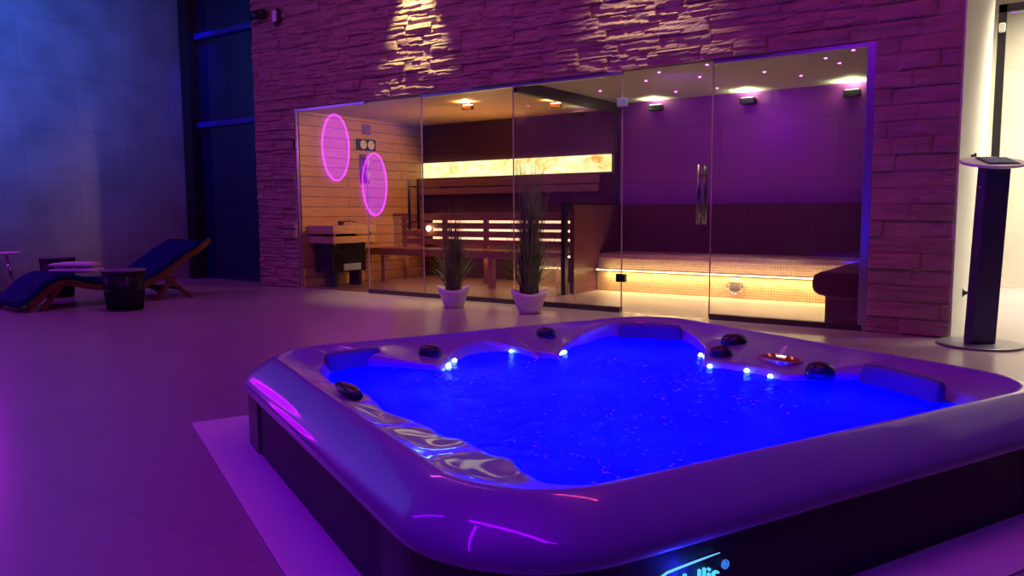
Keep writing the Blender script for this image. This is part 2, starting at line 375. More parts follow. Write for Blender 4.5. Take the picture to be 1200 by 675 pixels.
p3 = pane('window_5', -4.22, -3.088, .045, 2.03); edge(p3, -4.221, .045, 2.03); edge(p3, -3.086, .045, 2.05)
d2 = pane('door_3', -3.084, -2.292, .01, 2.055); edge(d2, -2.291, .01, 2.055)
hinge(d2, -3.07, 1.80, mat('pale_hinge', (.45, .62, .68), .3, .3)); hinge(d2, -3.07, .30, m_black)
hb = MB()
for y in (6.03, 6.17):
    hb.tube([(-2.372, y, .77), (-2.372, y, 1.245)], .016, 14)
for z in (.85, 1.16): hb.tube([(-2.372, 6.03, z), (-2.372, 6.17, z)], .009)
hb.build('door_handle', mat('dark_steel_handle', (.22, .20, .26), .25, .9), d2)
p4 = pane('window_6', -2.288, -1.16, .045, 2.03)

# ================================================================== THINGS
s_origin[0] = True
# -------- hot tub
HA, HB_, RA = 1.115, 1.155, .34
CA, CB = -2.265, 1.725
def rO(th, inset):
    ha, hb2, r = HA-inset, HB_-inset, max(RA-inset*.6, .05)
    c, s = math.cos(th), math.sin(th)
    lo, hi = 0.0, 3.0
    for _ in range(26):
        t = (lo+hi)/2; x, y = abs(c*t), abs(s*t)
        dx, dy = max(x-(ha-r), 0), max(y-(hb2-r), 0)
        inside = (x <= ha and y <= hb2 and dx*dx+dy*dy <= r*r) if (dx > 0 and dy > 0) else (x <= ha and y <= hb2)
        if inside: lo = t
        else: hi = t
    return lo
# pool edge, traced from the moulding
E2 = [(-3.16,.95),(-3.05,.86),(-2.88,.82),(-2.65,.81),(-2.50,.87),(-2.38,.85),(-2.24,.82),(-2.14,.87),(-2.02,.895),(-1.97,.875),(-1.91,.93),(-1.79,.925),(-1.73,.93),(-1.69,.965),(-1.60,.935),(-1.47,.93),(-1.36,1.0),
      (-1.305,1.15),(-1.29,1.40),(-1.285,1.70),(-1.28,1.95),(-1.275,2.14),(-1.285,2.31),(-1.32,2.42),(-1.40,2.53),(-1.54,2.62),(-1.70,2.66),(-1.80,2.655),(-1.87,2.60),(-1.94,2.46),(-1.98,2.375),(-2.05,2.37),(-2.11,2.39),(-2.20,2.38),
      (-2.31,2.33),(-2.40,2.30),(-2.50,2.40),(-2.62,2.52),(-2.78,2.62),(-2.95,2.68),(-3.10,2.68),(-3.20,2.60),(-3.22,2.45),(-3.16,2.25),(-3.05,2.06),(-2.93,1.94),(-2.80,1.84),(-2.84,1.78),(-2.98,1.80),(-3.10,1.77),(-3.17,1.68),(-3.14,1.54),(-3.04,1.42),
      (-2.93,1.34),(-2.87,1.28),(-3.02,1.165),(-3.18,1.04)]
pol = sorted(((math.atan2(b-CB, a-CA) % (2*PI)), math.hypot(a-CA, b-CB)) for a, b in E2)
def rE(th):
    th %= 2*PI; n = len(pol)
    for i in range(n):
        t0, q0 = pol[i]; t1, q1 = pol[(i+1) % n]
        if i == n-1: t1 += 2*PI
        if t0 <= th < t1 or (i == n-1 and th+2*PI < t1):
            if th < t0: th += 2*PI
            k = (th-t0)/(t1-t0); return q0*(1-k)+q1*k
    return pol[0][1]
NT = 600
ths = [2*PI*i/NT for i in range(NT)]
re_raw = [rE(t) for t in ths]
for _ in range(3):
    re_raw = [(re_raw[i-1]+2*re_raw[i]+re_raw[(i+1) % NT])/4 for i in range(NT)]
ro = {}
def ring(fr_, fz):
    out = []
    for i, t in enumerate(ths):
        r = fr_(i, t); out.append(ab(CA+r*math.cos(t), CB+r*math.sin(t), fz(i, t)))
    return out
ins = {}
def I(i, t, d):
    k = round(d, 4)
    if k not in ins: ins[k] = [rO(x, d) for x in ths]
    return ins[k][i]
re2 = [min(re_raw[i], rO(t, .135)) for i, t in enumerate(ths)]
WZ = .248
rings = []
for d, z in ((.03, .212), (.004, .213), (0, .218), (0, .234), (.006, .248), (.024, .268), (.052, .291), (.084, .313), (.108, .327), (.122, .331), (.131, .328)):
    rings.append(ring(lambda i, t, d=d: I(i, t, d), lambda i, t, z=z: z))
def deck(k):
    def f(i, t):
        a0 = I(i, t, .135); return a0*(1-k)+re2[i]*k
    def z(i, t):
        wdt = I(i, t, .135)-re2[i]; dip = min(.03, wdt*.25)
        a_ = CA+I(i, t, .135)*math.cos(t); b_ = CB+math.sin(t)*I(i, t, .135)
        wav = .010*math.sin(a_*19+k*1.5)*math.sin(PI*min(k, .95)) if (b_ < .9 and a_ < -1.35) else 0
        return .324 - min(.045, wdt*.22)*k - .35*dip*math.sin(min(1, k*1.6)*PI/2) + wav
    return f, z
for k in (0.04, .2, .4, .6, .8, .93, 1.0):
    f_, z_ = deck(k); rings.append(ring(f_, z_))
for d, z in ((.008, -.006), (.018, -.018), (.030, -.034), (.045, .232), (.060, .19), (.085, .10), (.12, .03), (.22, -.01), (.40, -.02), (.48, -.06), (.52, -.25)):
    rings.append(ring(lambda i, t, d=d: max(re2[i]-d, .25) if d < .3 else max(re2[i]*.5+.35-d*.9, .2), lambda i, t, z=z: z if z > 0 or z in (-.01, -.02, -.06, -.25) else deck(1.0)[1](i, t)+z))
rings.append([ab(CA+.02*math.cos(t), CB+.02*math.sin(t), -.27) for t in ths])
base = Vector(ab(CA, CB, 0))
tub = thing('hot_tub', base, 'large square pearl-purple hot tub with dark skirt, filled with glowing blue water', 'hot tub')
sh = MB().loft(rings, cap=False); sh.build('shell', m_shell, tub)
sk = MB().loft([ring(lambda i, t: I(i, t, .022), lambda i, t: .0), ring(lambda i, t: I(i, t, .022), lambda i, t: .218)], cap=False, smooth=True)
sk.build('skirt', m_skirt, tub)
# corner posts of the skirt
m_post = mat('skirt_corner_post', (.022, .02, .035), .4)
for sa, sb in ((-1, -1), (1, -1), (1, 1), (-1, 1)):
    t0 = math.atan2(sb*HB_, sa*HA); rs = []
    rr2 = [[], [], [], []]
    for k in range(-14, 15):
        t = t0+k*R(1.05)
        for q, (d, z) in enumerate(((.024, .004), (.014, .004), (.014, .211), (.024, .211))):
            r = rO(t, d); rr2[q].append(ab(CA+r*math.cos(t), CB+r*math.sin(t), z))
    MB().loft([list(x) for x in zip(*rr2)], smooth=False).build('corner_post', m_post, tub)
def hdeck(a, b):
    th = math.atan2(b-CB, a-CA) % (2*PI); i = int(th/(2*PI)*NT) % NT; r = math.hypot(a-CA, b-CB); a0 = I(i, th, .135)
    return deck(min(1, max(0, (a0-r)/max(a0-re2[i], .01))))[1](i, ths[i])
# head pillows
def pillow(a, b, ang, w_, h_, zc):
    mb = MB(); n = 14; rings_ = []
    T = Matrix.Translation(Vector(ab(a, b, zc))) @ Matrix.Rotation(TT+ang, 4, 'Z') @ Matrix.Rotation(R(-14), 4, 'X')
    prof = [(-.5, .0, .6), (-.49, .6, .82), (-.46, 1, .95), (-.3, 1, 1), (0, .86, 1), (.3, 1, 1), (.46, 1, .95), (.49, .6, .82), (.5, 0, .6)]
    for u, th_, hh in prof:
        rg = []
        for j in range(16):
            t = 2*PI*j/16; cy = math.copysign(abs(math.cos(t))**.5, math.cos(t)); cz = math.copysign(abs(math.sin(t))**.45, math.sin(t))
            rg.append(T @ Vector((u*w_, cy*.022*(.35+.65*th_)+.02*(2*u)**2*-1, cz*h_/2*hh)))
        rings_.append(rg)
    return mb.loft(rings_)
for a, b, ang, w_, h_, zc in ((-3.12, 1.02, R(98), .25, .16, .240), (-3.045, 2.555, R(43), .31, .15, .243), (-1.675, 2.56, R(-10), .35, .16, .238)):
    pillow(a, b, ang, w_, h_, zc).build('pillow', m_pillow, tub)
# black diverter knobs on the deck
m_knob = mat('black_knob', (.02, .02, .03), .25)
for a, b, rr_, z in ((-3.06, 1.345, .038, .292), (-3.12, 1.975, .036, .292), (-2.40, 2.40, .036, .292), (-2.51, 2.59, .044, .292), (-1.93, 2.44, .040, .292)):
    rr_ *= 1.22; k = MB(); p = ab(a, b, 0); z = hdeck(a, b)+.001; k.lathe([(rr_*1.1, z-.02), (rr_*1.1, z+.004), (rr_*1.02, z+.020), (rr_*.8, z+.032), (rr_*.45, z+.038), (rr_*.1, z+.040)], p[0], p[1], 24)
    kk = k.build('knob', m_knob, tub)
k = MB(); rgs = []
for u in range(9):
    t = u/8; a = -2.60+.20*t; rgs.append([ab(a, .80+.035*math.cos(q*PI/6)*(.5+.5*math.sin(PI*t)), .300+.022*math.sin(q*PI/6)*(.6+.4*math.sin(PI*t))) for q in range(12)])
k.loft(rgs); k.build('filter_lid', m_knob, tub)
# control panel
pc = ab(-2.17, 2.50, 0)
def oval(mb, a, b, ra, rb, z0, z1, n=40, p=.7):
    rg = []
    for z, s_ in ((z0, 1.0), (z1-.002, 1.0), (z1, .94)):
        rg.append([ab(a+math.copysign(abs(math.cos(2*PI*j/n))**p, math.cos(2*PI*j/n))*ra*s_, b+math.copysign(abs(math.sin(2*PI*j/n))**p, math.sin(2*PI*j/n))*rb*s_, z) for j in range(n)])
    return mb.loft(rg, smooth=False)
cz = hdeck(-2.17, 2.50)-.292
cpn = oval(MB(), -2.17, 2.50, .095, .058, .285+cz, .303+cz).build('control_panel', mat('amber_panel_rim', (.75, .45, .25), .25, .6), tub)
oval(MB(), -2.17, 2.50, .080, .045, .300+cz, .3075+cz).build('panel_face', mat('dark_red_face', (.10, .01, .015), .15, emit=(1, .05, .02), estr=.05), cpn)
MB().loft([[ab(-2.17+x, 2.505+y, z) for x, y in ((-.016, -.012), (.016, -.012), (.016, .012), (-.016, .012))] for z in (.304+cz, .310+cz)], smooth=False).build('display', emat('panel_display', (1, .85, .6), 2.2), cpn)
for q, (x, y) in enumerate(((-.06, 0), (-.04, .022), (-.035, -.02), (.038, .022), (.06, .0), (.036, -.02))):
    p = ab(-2.17+x, 2.50+y); MB().lathe([(.0045, .304+cz), (.0045, .310+cz)], p[0], p[1], 10).build('button', emat('panel_button', (1, .35, .08), .9), cpn)
# led lights in the basin wall
def led_pos(th, dz=0.0):
    i = int((th % (2*PI))/(2*PI)*NT) % NT; r = re2[i]-.038; return CA+r*math.cos(th), CB+r*math.sin(th)
for dg_ in (210, 201, 178, 161, 112, 98, 84, 73):
    th = R(dg_); q = led_pos(th); p = ab(*q, .252)
    MB().ball(p, .011, .011, .009, 12, 8).build('led_light', m_led_blue, tub)
# underwater lamps
for a, b in ((-2.27, 1.72), (-2.8, 1.3), (-2.75, 2.2), (-1.75, 2.2), (-1.7, 1.35), (-2.5, 1.1)):
    light('POINT', 'underwater_blue_light', ab(a, b, .12), 22, (.0, .006, 1.0), .05)
# jets
for k_ in range(18):
    t = 2*PI*k_/18+.1; i = int(t/(2*PI)*NT); r = re2[i]-.075; p = ab(CA+r*math.cos(t), CB+r*math.sin(t), .10)
    MB().ball(p, .03, .03, .025, 12, 6).build('jet', m_chrome, tub)

# backlit maker's mark on the skirt
def text_mesh(txt, size, ext, off=.0):
    c = bpy.data.curves.new('t', 'FONT'); c.body = txt; c.size = size; c.extrude = ext; c.offset = size*off; c.resolution_u = 4
    o = bpy.data.objects.new('t', c); col.objects.link(o); bpy.context.view_layer.update()
    dg = bpy.context.evaluated_depsgraph_get(); me = bpy.data.meshes.new_from_object(o.evaluated_get(dg)); bpy.data.objects.remove(o)
    return me
m_logo = emat('cyan_logo_light', (.08, .55, 1.0), 1.3)
FA = -1.15-.022
Tl = Matrix.Translation(Vector(ab(FA+.008, 1.014, .106))) @ Matrix(((T2.x, 0, T1.x, 0), (T2.y, 0, T1.y, 0), (0, 1, 0, 0), (0, 0, 0, 1)))
lg = bpy.data.objects.new('logo', text_mesh('Wellis', .062, .003)); col.objects.link(lg); lg.data.materials.append(m_logo)
lg.parent = tub; lg.data.transform(Matrix.Translation(-base) @ Tl); lg['label'] = 'glowing cyan lettering on the dark skirt'
lr = bpy.data.objects.new('registered_mark', text_mesh('®', .028, .002, 0)); col.objects.link(lr); lr.data.materials.append(emat('blue_mark', (.05, .25, 1), .8))
lr.parent = tub; lr.data.transform(Matrix.Translation(-base) @ Matrix.Translation(Vector(ab(0, .165, .026))) @ Tl)
am = MB(); pts = []
for b, z in ((.992, .138), (.993, .153), (1.002, .166), (1.020, .1725), (1.06, .1755), (1.10, .178), (1.14, .180), (1.165, .181)):
    pts.append(ab(FA+.010, b+.006, z-.008))
am.tube(pts, [.0015, .0022, .0026, .0026, .0024, .0022, .0015, .0008], 8); am.build('logo_arc', emat('blue_arc', (.12, .45, 1.0), 1.5), tub)
light('POINT', 'logo_glow', ab(FA+.03, 1.08, .14), .6, (.01, .03, 1), .03)

# -------- water
wr = []
for k in (1.0, .9, .8, .7, .6, .5, .4, .3, .2, .1, .02):
    rg = []
    for i, t in enumerate(ths):
        r = (re2[i]-.040)*k if k > .5 else ((re2[i]-.040)*k*(k/.5)+.9*k*(1-k/.5)); a, b = CA+r*math.cos(t), CB+r*math.sin(t)
        z = WZ+.006*noise.noise(Vector((a*7, b*7, 1.3)))+.003*noise.noise(Vector((a*19, b*19, 4.1)))+.0015*noise.noise(Vector((a*45, b*45, 2)))
        rg.append(ab(a, b, z))
    wr.append(rg)
wm = MB().loft(wr, cap=False)
m_water = glassmat('blue_lit_water', (.02, .07, 1.0), 1.33, .10, .22, (14, .6))
def aerate(m, k):
    nt = m.node_tree; N = nt.nodes.new; L = nt.links.new
    o = [n for n in nt.nodes if n.type == 'OUTPUT_MATERIAL'][0]; mixn = o.inputs[0].links[0].from_node
    t = [n for n in nt.nodes if n.type == 'BSDF_TRANSPARENT'][0]
    tr = N('ShaderNodeBsdfTranslucent'); tr.inputs[0].default_value = (.01, .03, 1, 1); m2 = N('ShaderNodeMixShader')
    tc = N('ShaderNodeTexCoord'); n = N('ShaderNodeTexNoise'); n.inputs['Scale'].default_value = 2.5; n.inputs['Detail'].default_value = 6; n.inputs['Distortion'].default_value = 2.0
    mr = N('ShaderNodeMapRange'); mr.inputs['To Min'].default_value = k-.22; mr.inputs['To Max'].default_value = k+.22
    L(tc.outputs['Object'], n.inputs['Vector']); L(n.outputs['Fac'], mr.inputs[0]); L(mr.outputs[0], m2.inputs[0])
    L(t.outputs[0], m2.inputs[1]); L(tr.outputs[0], m2.inputs[2]); L(m2.outputs[0], mixn.inputs[1])
aerate(m_water, .68)
FOAM = True
wo = wm.build('water', m_water)
if sum(p.normal.z for p in wo.data.polygons) < 0: wo.data.flip_normals()
fm = MB(); rnd = random.Random(21)
for ca_, cb_2, sp_, n_ in ((-2.70, 1.25, .07, 26), (-2.76, 1.70, .05, 14), (-2.62, 2.0, .08, 18), (-2.30, 2.02, .09, 30), (-2.05, 1.95, .12, 46), (-1.78, 2.05, .08, 30), (-1.9, 1.6, .15, 34), (-1.55, 1.25, .12, 40), (-1.75, 1.15, .10, 26), (-2.2, 1.4, .25, 30)):
    for _ in range(n_):
        a, b = rnd.gauss(ca_, sp_), rnd.gauss(cb_2, sp_)
        th = math.atan2(b-CB, a-CA); i = int((th % (2*PI))/(2*PI)*NT) % NT
        if math.hypot(a-CA, b-CB) > re2[i]-.07: continue
        q = rnd.uniform(.0012, .0034); p = ab(a, b, WZ+.004+.006*noise.noise(Vector((a*7, b*7, 1.3))))
        fm.ball(p, q*rnd.uniform(1, 2.4), q, q*.7, 7, 4)
fo = fm.build('foam_sparkle', mat('white_foam_sparkle', (.8, .85, 1), .6), wo); fo['kind'] = 'stuff'  # foam flecks that also stand in for the sparkle on the water
tag(wo, 'rippling bright blue lit water filling the hot tub', 'water')

# -------- potted grasses
def grass(name, x, y, rp, hp, top, spread, label, seed, nb):
    rnd = random.Random(seed)
    t = thing(name, (x, y, 0), label, 'plant')
    mb = MB(); n = 40; rg = []
    ang = R(35)
    prof = [(.50, 0), (.56, .004), (.64, .15), (.78, .45), (.92, .78), (1.0, 1.0), (.95, 1.0), (.86, .78), (.7, .5), (.5, .3)]
    for f_, h_ in prof:
        ring_ = []
        for j in range(n):
            q = 2*PI*j/n; lift = .03*math.cos(2*(q-ang))*h_
            e = 1+.05*math.cos(2*(q-ang))*h_
            ring_.append((x+rp*f_*e*math.cos(q), y+rp*f_*e*math.sin(q), hp*h_+lift*.6))
        rg.append(ring_)
    mb.loft(rg); mb.build('pot', m_pot, t)
    MB().lathe([(rp*.84, hp*.80), (rp*.84, hp*.84)], x, y, 24).build('soil', m_soil, t)
    g = MB()
    for i in range(nb):
        tall = rnd.random() < .5
        q = rnd.uniform(0, 2*PI); r_ = rnd.uniform(0, rp*.5)
        L = (top-hp)*(rnd.uniform(.5, .98) if tall else rnd.uniform(.2, .55))
        lean = spread*(rnd.uniform(.05, .55) if tall else rnd.uniform(.35, 1.1))
        if i == 0: L = top-hp; lean = .02
        q2 = q+rnd.uniform(-.5, .5); w_ = rnd.uniform(.0035, .0065); ns = 6
        px, py, pz = x+r_*math.cos(q), y+r_*math.sin(q), hp*.8
        side = Vector((-math.sin(q2+rnd.uniform(-.8, .8)), math.cos(q2), 0)).normalized(); vs_ = []
        for s_ in range(ns+1):
            k = s_/ns; c_ = Vector((px+math.cos(q2)*lean*k**1.9, py+math.sin(q2)*lean*k**1.9, pz+L*(k-.10*lean/spread*k*k)))
            ww = w_*(1-k**2)+.0004
            nrm = Vector((math.cos(q2), math.sin(q2), 0))*.0012
            vs_ += [c_-side*ww, c_+nrm, c_+side*ww, c_-nrm*.4]
        fs = [(s_*4+j, s_*4+(j+1) % 4, s_*4+4+(j+1) % 4, s_*4+4+j) for s_ in range(ns) for j in range(4)]
        g.add(vs_, fs)
    g.build('foliage', m_leaf, t)
    return t
grass('potted_grass', -4.56, 5.60, .150, .185, 1.03, .22, 'shorter potted ornamental grass in white bowl, left of the pair by the glass', 3, 260)
grass('potted_grass', -3.73, 5.62, .158, .195, 1.42, .27, 'taller potted ornamental grass in white bowl, right of the pair by the glass', 5, 360)

# -------- kiosk
kx, ky = -.375, 5.86
ks = thing('information_kiosk', (kx, ky, 0), 'dark column kiosk with round tilted white top, standing on a flat disc base', 'kiosk')
MB().lathe([(.245, 0), (.25, .004), (.25, .012), (.245, .016)], kx, ky, 56).build('base', mat('grey_base', (.20, .18, .22), .35, .4), ks)
cm = MB(); rg = []
for z in (.016, 1.155):
    sx = .032*(z/1.155); h_ = .078
    ca, sa = math.cos(YAW), math.sin(YAW)
    rg.append([(kx+sx+(u*h_*ca-v*.05*sa), ky+(u*h_*sa+v*.05*ca), z) for u, v in ((-1, -1), (1, -1), (1, 1), (-1, 1))])
cm.loft(rg, smooth=False); cb_ = cm.build('column', mat('indigo_column', (.06, .045, .13), .3, .3), ks, bevel=.008)
Tk = Matrix.Translation(Vector((kx+.022, ky, 1.178))) @ Matrix.Rotation(YAW, 4, 'Z') @ Matrix.Rotation(R(17), 4, 'X')
def loc_lathe(prof, n=56, ex=1, ey=1):
    return MB().lathe(prof, 0, 0, n, ex, ey)
tp = loc_lathe([(.195, -.012), (.205, -.006), (.205, .004), (.198, .008)], ey=.62).build('top_plate', mat('white_top', (.72, .72, .78), .3), ks, xf=Tk)
MB().box(-.075, .125, -.085, .075, .008, .016).build('tablet', m_blackgloss, ks, xf=Tk, bevel=.004)
MB().box(-.060, .110, -.070, .060, .0165, .0175).build('screen', mat('tablet_screen', (.10, .11, .16), .1, emit=(.3, .35, .8), estr=.10), bpy.data.objects['tablet'], xf=Tk)
for s_ in (-1, 1):
    MB().ball((kx+.03+s_*.083*math.cos(YAW), ky+s_*.083*math.sin(YAW), 1.02), .008, .008, .008, 10, 6).build('screw', m_chrome, ks)

# small black fittings on the white flank
o = MB(); o.tube([(-.560, 6.793, .248), (-.545, 6.793, .248), (-.53, 6.793, .248)], [.035, .018, .012], 14); o.tube([(-.53, 6.793, .248), (-.47, 6.793, .248)], .007); o.tube([(-.475, 6.793, .248), (-.465, 6.793, .248)], .016, 14)
tag(o.build('door_stopper', m_black), 'black rod door stopper on white wall, low beside the kiosk column', 'door stopper')
o = MB(); o.tube([(-.560, 6.912, 1.28), (-.54, 6.912, 1.28)], .012, 12); o.tube([(-.54, 6.912, 1.28), (-.525, 6.912, 1.28)], .022, 14)
tag(o.build('wall_button', m_black), 'small round black knob on white wall above the kiosk top', 'knob')

# -------- devices high on the stone
t = thing('security_camera', (-7.71, 6.03, 3.16), 'black dome security camera high on the stone wall', 'camera')
MB().box(-7.745, -7.675, 6.0, 6.07, 3.125, 3.195).build('bracket', m_black, t, bevel=.01)
MB().tube([(-7.80, 5.93, 3.15), (-7.70, 5.98, 3.165), (-7.62, 6.0, 3.17)], [.05, .055, .045], 18).build('housing', m_blackgloss, t)
t = thing('motion_sensor', (-7.46, 6.03, 3.11), 'white rounded sensor with black bezel, right of the dome camera', 'sensor')
MB().box(-7.515, -7.405, 6.0, 6.07, 3.03, 3.20).build('bezel', m_black, t, bevel=.03)
MB().box(-7.495, -7.425, 5.985, 6.01, 3.05, 3.18).build('cover', mat('white_plastic', (.7, .75, .85), .4), t, bevel=.02)

# -------- lounger
def lounger():
    t = thing('sun_lounger', (-7.78, 4.05, 0), 'wave-shaped wooden lounger with navy blue cushion in front of the blue wall', 'lounger')
    # local s from foot (0) to head; profile of the cushion's top
    S = [(-.02, .09), (.10, .16), (.22, .27), (.33, .325), (.43, .325), (.55, .29), (.75, .25), (1.0, .24), (1.18, .28), (1.35, .375), (1.50, .475), (1.63, .55), (1.72, .60)]
    base_ = Vector((-7.93, 3.22, 0)); d = Vector((.16, 1.66, 0)).normalized(); sd = Vector((d.y, -d.x, 0))
    def P_(s, off, z): v = base_+d*s+sd*off; return (v.x, v.y, z)
    # resample smooth
    def zc(s):
        for i in range(len(S)-1):
            if s <= S[i+1][0]:
                p0 = S[max(i-1, 0)]; p1 = S[i]; p2 = S[i+1]; p3 = S[min(i+2, len(S)-1)]
                k = (s-p1[0])/(p2[0]-p1[0]); m1 = (p2[1]-p0[1])/(p2[0]-p0[0])*(p2[0]-p1[0]); m2 = (p3[1]-p1[1])/(p3[0]-p1[0])*(p2[0]-p1[0])
                return (2*k**3-3*k*k+1)*p1[1]+(k**3-2*k*k+k)*m1+(-2*k**3+3*k*k)*p2[1]+(k**3-k*k)*m2
        return S[-1][1]
    ss = [-.02+1.74*i/48 for i in range(49)]
    W_ = .35; T_ = .045
    rg = []
    for s in ss:
        z = zc(s); dz = (zc(min(s+.02, 1.72))-zc(max(s-.02, -.02)))/.04; nl = math.hypot(1, dz); nx, nz_ = -dz/nl, 1/nl
        sec = []
        for u, v in ((-1, .1), (-1, .8), (-.95, 1), (-.5, 1.04), (0, 1.05), (.5, 1.04), (.95, 1), (1, .8), (1, .1), (.95, 0), (-.95, 0)):
            sec.append(P_(s+nx*T_*v*.9, u*W_, z-T_+nz_*T_*v))
        rg.append(sec)
    MB().loft(rg).build('cushion', m_cushion, t)
    for off in (-.34, .34):
        rb = []
        for s in ss[2:]:
            z = zc(s)-.055; dz = (zc(min(s+.02, 1.72))-zc(max(s-.02, -.02)))/.04; nl = math.hypot(1, dz); nx, nz_ = -dz/nl, 1/nl
            rb.append([P_(s+nx*q, off+p, z+nz_*q) for p, q in ((-.022, .0), (.022, .0), (.022, -.055), (-.022, -.055))])
        e = ss[-1]
        rb.append([P_(e+.10+q*-.5, off+p, .565+.05+q) for p, q in ((-.02, .0), (.02, .0), (.02, -.04), (-.02, -.04))])
        MB().loft(rb, smooth=False).build('side_rail', m_teak, t)
        for (s0, z0, s1, z1) in ((.36, .26, .17, .0), (.16, .12, .03, .0), (1.28, .27, 1.60, .0), (1.42, .24, 1.22, .0)):
            lm = MB(); lm.loft([[P_(s0+a_, off+b_, z0) for a_, b_ in ((-.03, -.02), (.03, -.02), (.03, .02), (-.03, .02))],
                                [P_(s1+a_, off+b_, z1) for a_, b_ in ((-.022, -.02), (.022, -.02), (.022, .02), (-.022, .02))]], smooth=False)
            lm.build('leg', m_teak, t)
    for s, z in ((.12, .06), (1.33, .11), (1.50, .10), (.98, .17)):
        MB().tube([P_(s, -.34, z), P_(s, .34, z)], .014, 8).build('crossbar', m_teak, t)
    return t
lounger()

# -------- basket tables
def basket(x, y, r, h, label):
    t = thing('basket_table', (x, y, 0), label, 'side table', 'wire basket side tables')
    mb = MB(); n = 44
    for j in range(n):
        q = 2*PI*j/n; c_, s_ = math.cos(q), math.sin(q)
        mb.tube([(x+r*.80*c_, y+r*.80*s_, .008), (x+r*.9*c_, y+r*.9*s_, h*.4), (x+r*.97*c_, y+r*.97*s_, h-.02)], .0042, 5)
    for z, k in ((.008, .80), (h*.5, .925), (h-.03, .97)):
        mb.tube([(x+r*k*math.cos(2*PI*j/36), y+r*k*math.sin(2*PI*j/36), z) for j in range(37)], .006, 6, cap=False)
    mb.build('wire_basket', m_black, t)
    MB().lathe([(r*.76, .01), (r*.86, h*.4), (r*.93, h-.03)], x, y, 40).build('liner', mat('dark_liner', (.012, .012, .02), .3), t)
    MB().lathe([(r*.99, h-.018), (r*1.02, h-.014), (r*1.02, h-.002), (r, h)], x, y, 48).build('table_top', mat('table_top_laminate', (.20, .16, .20), .25), t)
basket(-7.03, 3.84, .185, .375, 'round black wire basket table in front of the blue lounger')
basket(-8.72, 4.05, .17, .43, 'round dark table standing behind the foot end of the lounger')
# thin table cut by the left edge
t = thing('pedestal_table', (-9.18, 3.72, 0), 'slim pedestal table with pale leg at the far left edge, by the wall', 'side table')
MB().lathe([(.17, .465), (.175, .47), (.175, .478), (.17, .482)], -9.18, 3.72, 40).build('table_top', m_white, t)
MB().tube([(-9.17, 3.74, .465), (-9.13, 3.76, .25), (-9.11, 3.77, .012)], .016, 12).build('leg', m_chrome, t)
MB().lathe([(.13, 0), (.13, .010), (.02, .014)], -9.12, 3.76, 32).build('base', m_black, t)

# -------- towels on the lounger
def towel(cx, cy, cz, L, W_, T_, label, rz):
    X = Matrix.Translation(Vector((cx, cy, cz))) @ Matrix.Rotation(rz, 4, 'Z')
    mb = MB(); rg = []
    for i in range(13):
        u = -1+2*i/12; e = (1-abs(u)**5)**.5 if abs(u) < 1 else .15
        rg.append([X @ Vector((u*L/2, math.copysign(abs(math.cos(q))**.6, math.cos(q))*W_/2*(.9+.1*e), T_/2*math.copysign(abs(math.sin(q))**.7, math.sin(q))*max(e, .45)*(1+.1*noise.noise(Vector((u*3, q, cz)))))) for q in [2*PI*k/20 for k in range(20)]])
    mb.loft(rg)
    o = mb.build('folded_towel', m_towel); tag(o, label, 'towel', 'white folded towels on the lounger'); return o
towel(-7.68, 3.74, .350, .43, .22, .052, 'lower of two folded white towels stacked on the lounger', R(35))
towel(-7.69, 3.735, .403, .41, .22, .050, 'upper of two folded white towels stacked on the lounger', R(35))

# -------- oval neon lamps on the left wall (seen as reflections in the glass)
m_neon = emat('violet_neon', (.66, .01, 1.0), 22.0); m_neond = emat('violet_diffuser', (.54, .0, 1.0), 4.4)
for y, z, lab in ((3.33, 1.91, 'upper oval violet wall lamp on the left wall'), (2.47, 1.34, 'lower oval violet wall lamp on the left wall')):
    t = thing('oval_wall_lamp', (XW, y, z), lab, 'lamp', 'oval violet wall lamps')
    dsk = MB(); rg = [[(XW+q, y+.27*k*math.cos(2*PI*j/48), z+.50*k*math.sin(2*PI*j/48)) for j in range(48)] for q, k in ((.002, 1), (.03, 1), (.035, .97))]
    dsk.loft(rg, smooth=False).build('diffuser', m_neond, t)
    MB().tube([(XW+.035, y+.285*math.cos(2*PI*j/64), z+.525*math.sin(2*PI*j/64)) for j in range(65)], .012, 8, cap=False).build('neon_ring', m_neon, t)

# ================================================================== SAUNA INTERIOR
# glowing salt-stone strip
def saltmat():
    m = bpy.data.materials.new('backlit_salt_stone'); m.use_nodes = True; nt = m.node_tree; nt.nodes.clear(); N = nt.nodes.new; L = nt.links.new
    tc = N('ShaderNodeTexCoord'); mp = N('ShaderNodeMapping'); mp.inputs['Scale'].default_value = (1, 1, 1.6)
    n = N('ShaderNodeTexNoise'); n.inputs['Scale'].default_value = 4.5; n.inputs['Detail'].default_value = 7; n.inputs['Distortion'].default_value = 1.4
    r = N('ShaderNodeValToRGB'); e0, e1 = r.color_ramp.elements
    e0.position = .28; e0.color = (.9, .34, .05, 1); e1.position = .42; e1.color = (1.0, .74, .24, 1)
    x = r.color_ramp.elements.new(.68); x.color = (1, .93, .55, 1)
    e = N('ShaderNodeEmission'); e.inputs[1].default_value = 1.9; o = N('ShaderNodeOutputMaterial')
    L(tc.outputs['Object'], mp.inputs[0]); L(mp.outputs[0], n.inputs['Vector']); L(n.outputs['Fac'], r.inputs[0]); L(r.outputs[0], e.inputs[0]); L(e.outputs[0], o.inputs[0]); return m
t = thing('salt_light_panel', (-5.75, 8.21, 1.33), 'long glowing yellow salt-stone light strip on the sauna back wall', 'light panel')
MB().box(-7.20, -4.30, 8.19, 8.226, 1.33, 1.533).build('stone_panel', saltmat(), t)
MB().box(-7.20, -4.28, 8.17, 8.226, 1.31, 1.33).build('lower_rail', m_rail, t)
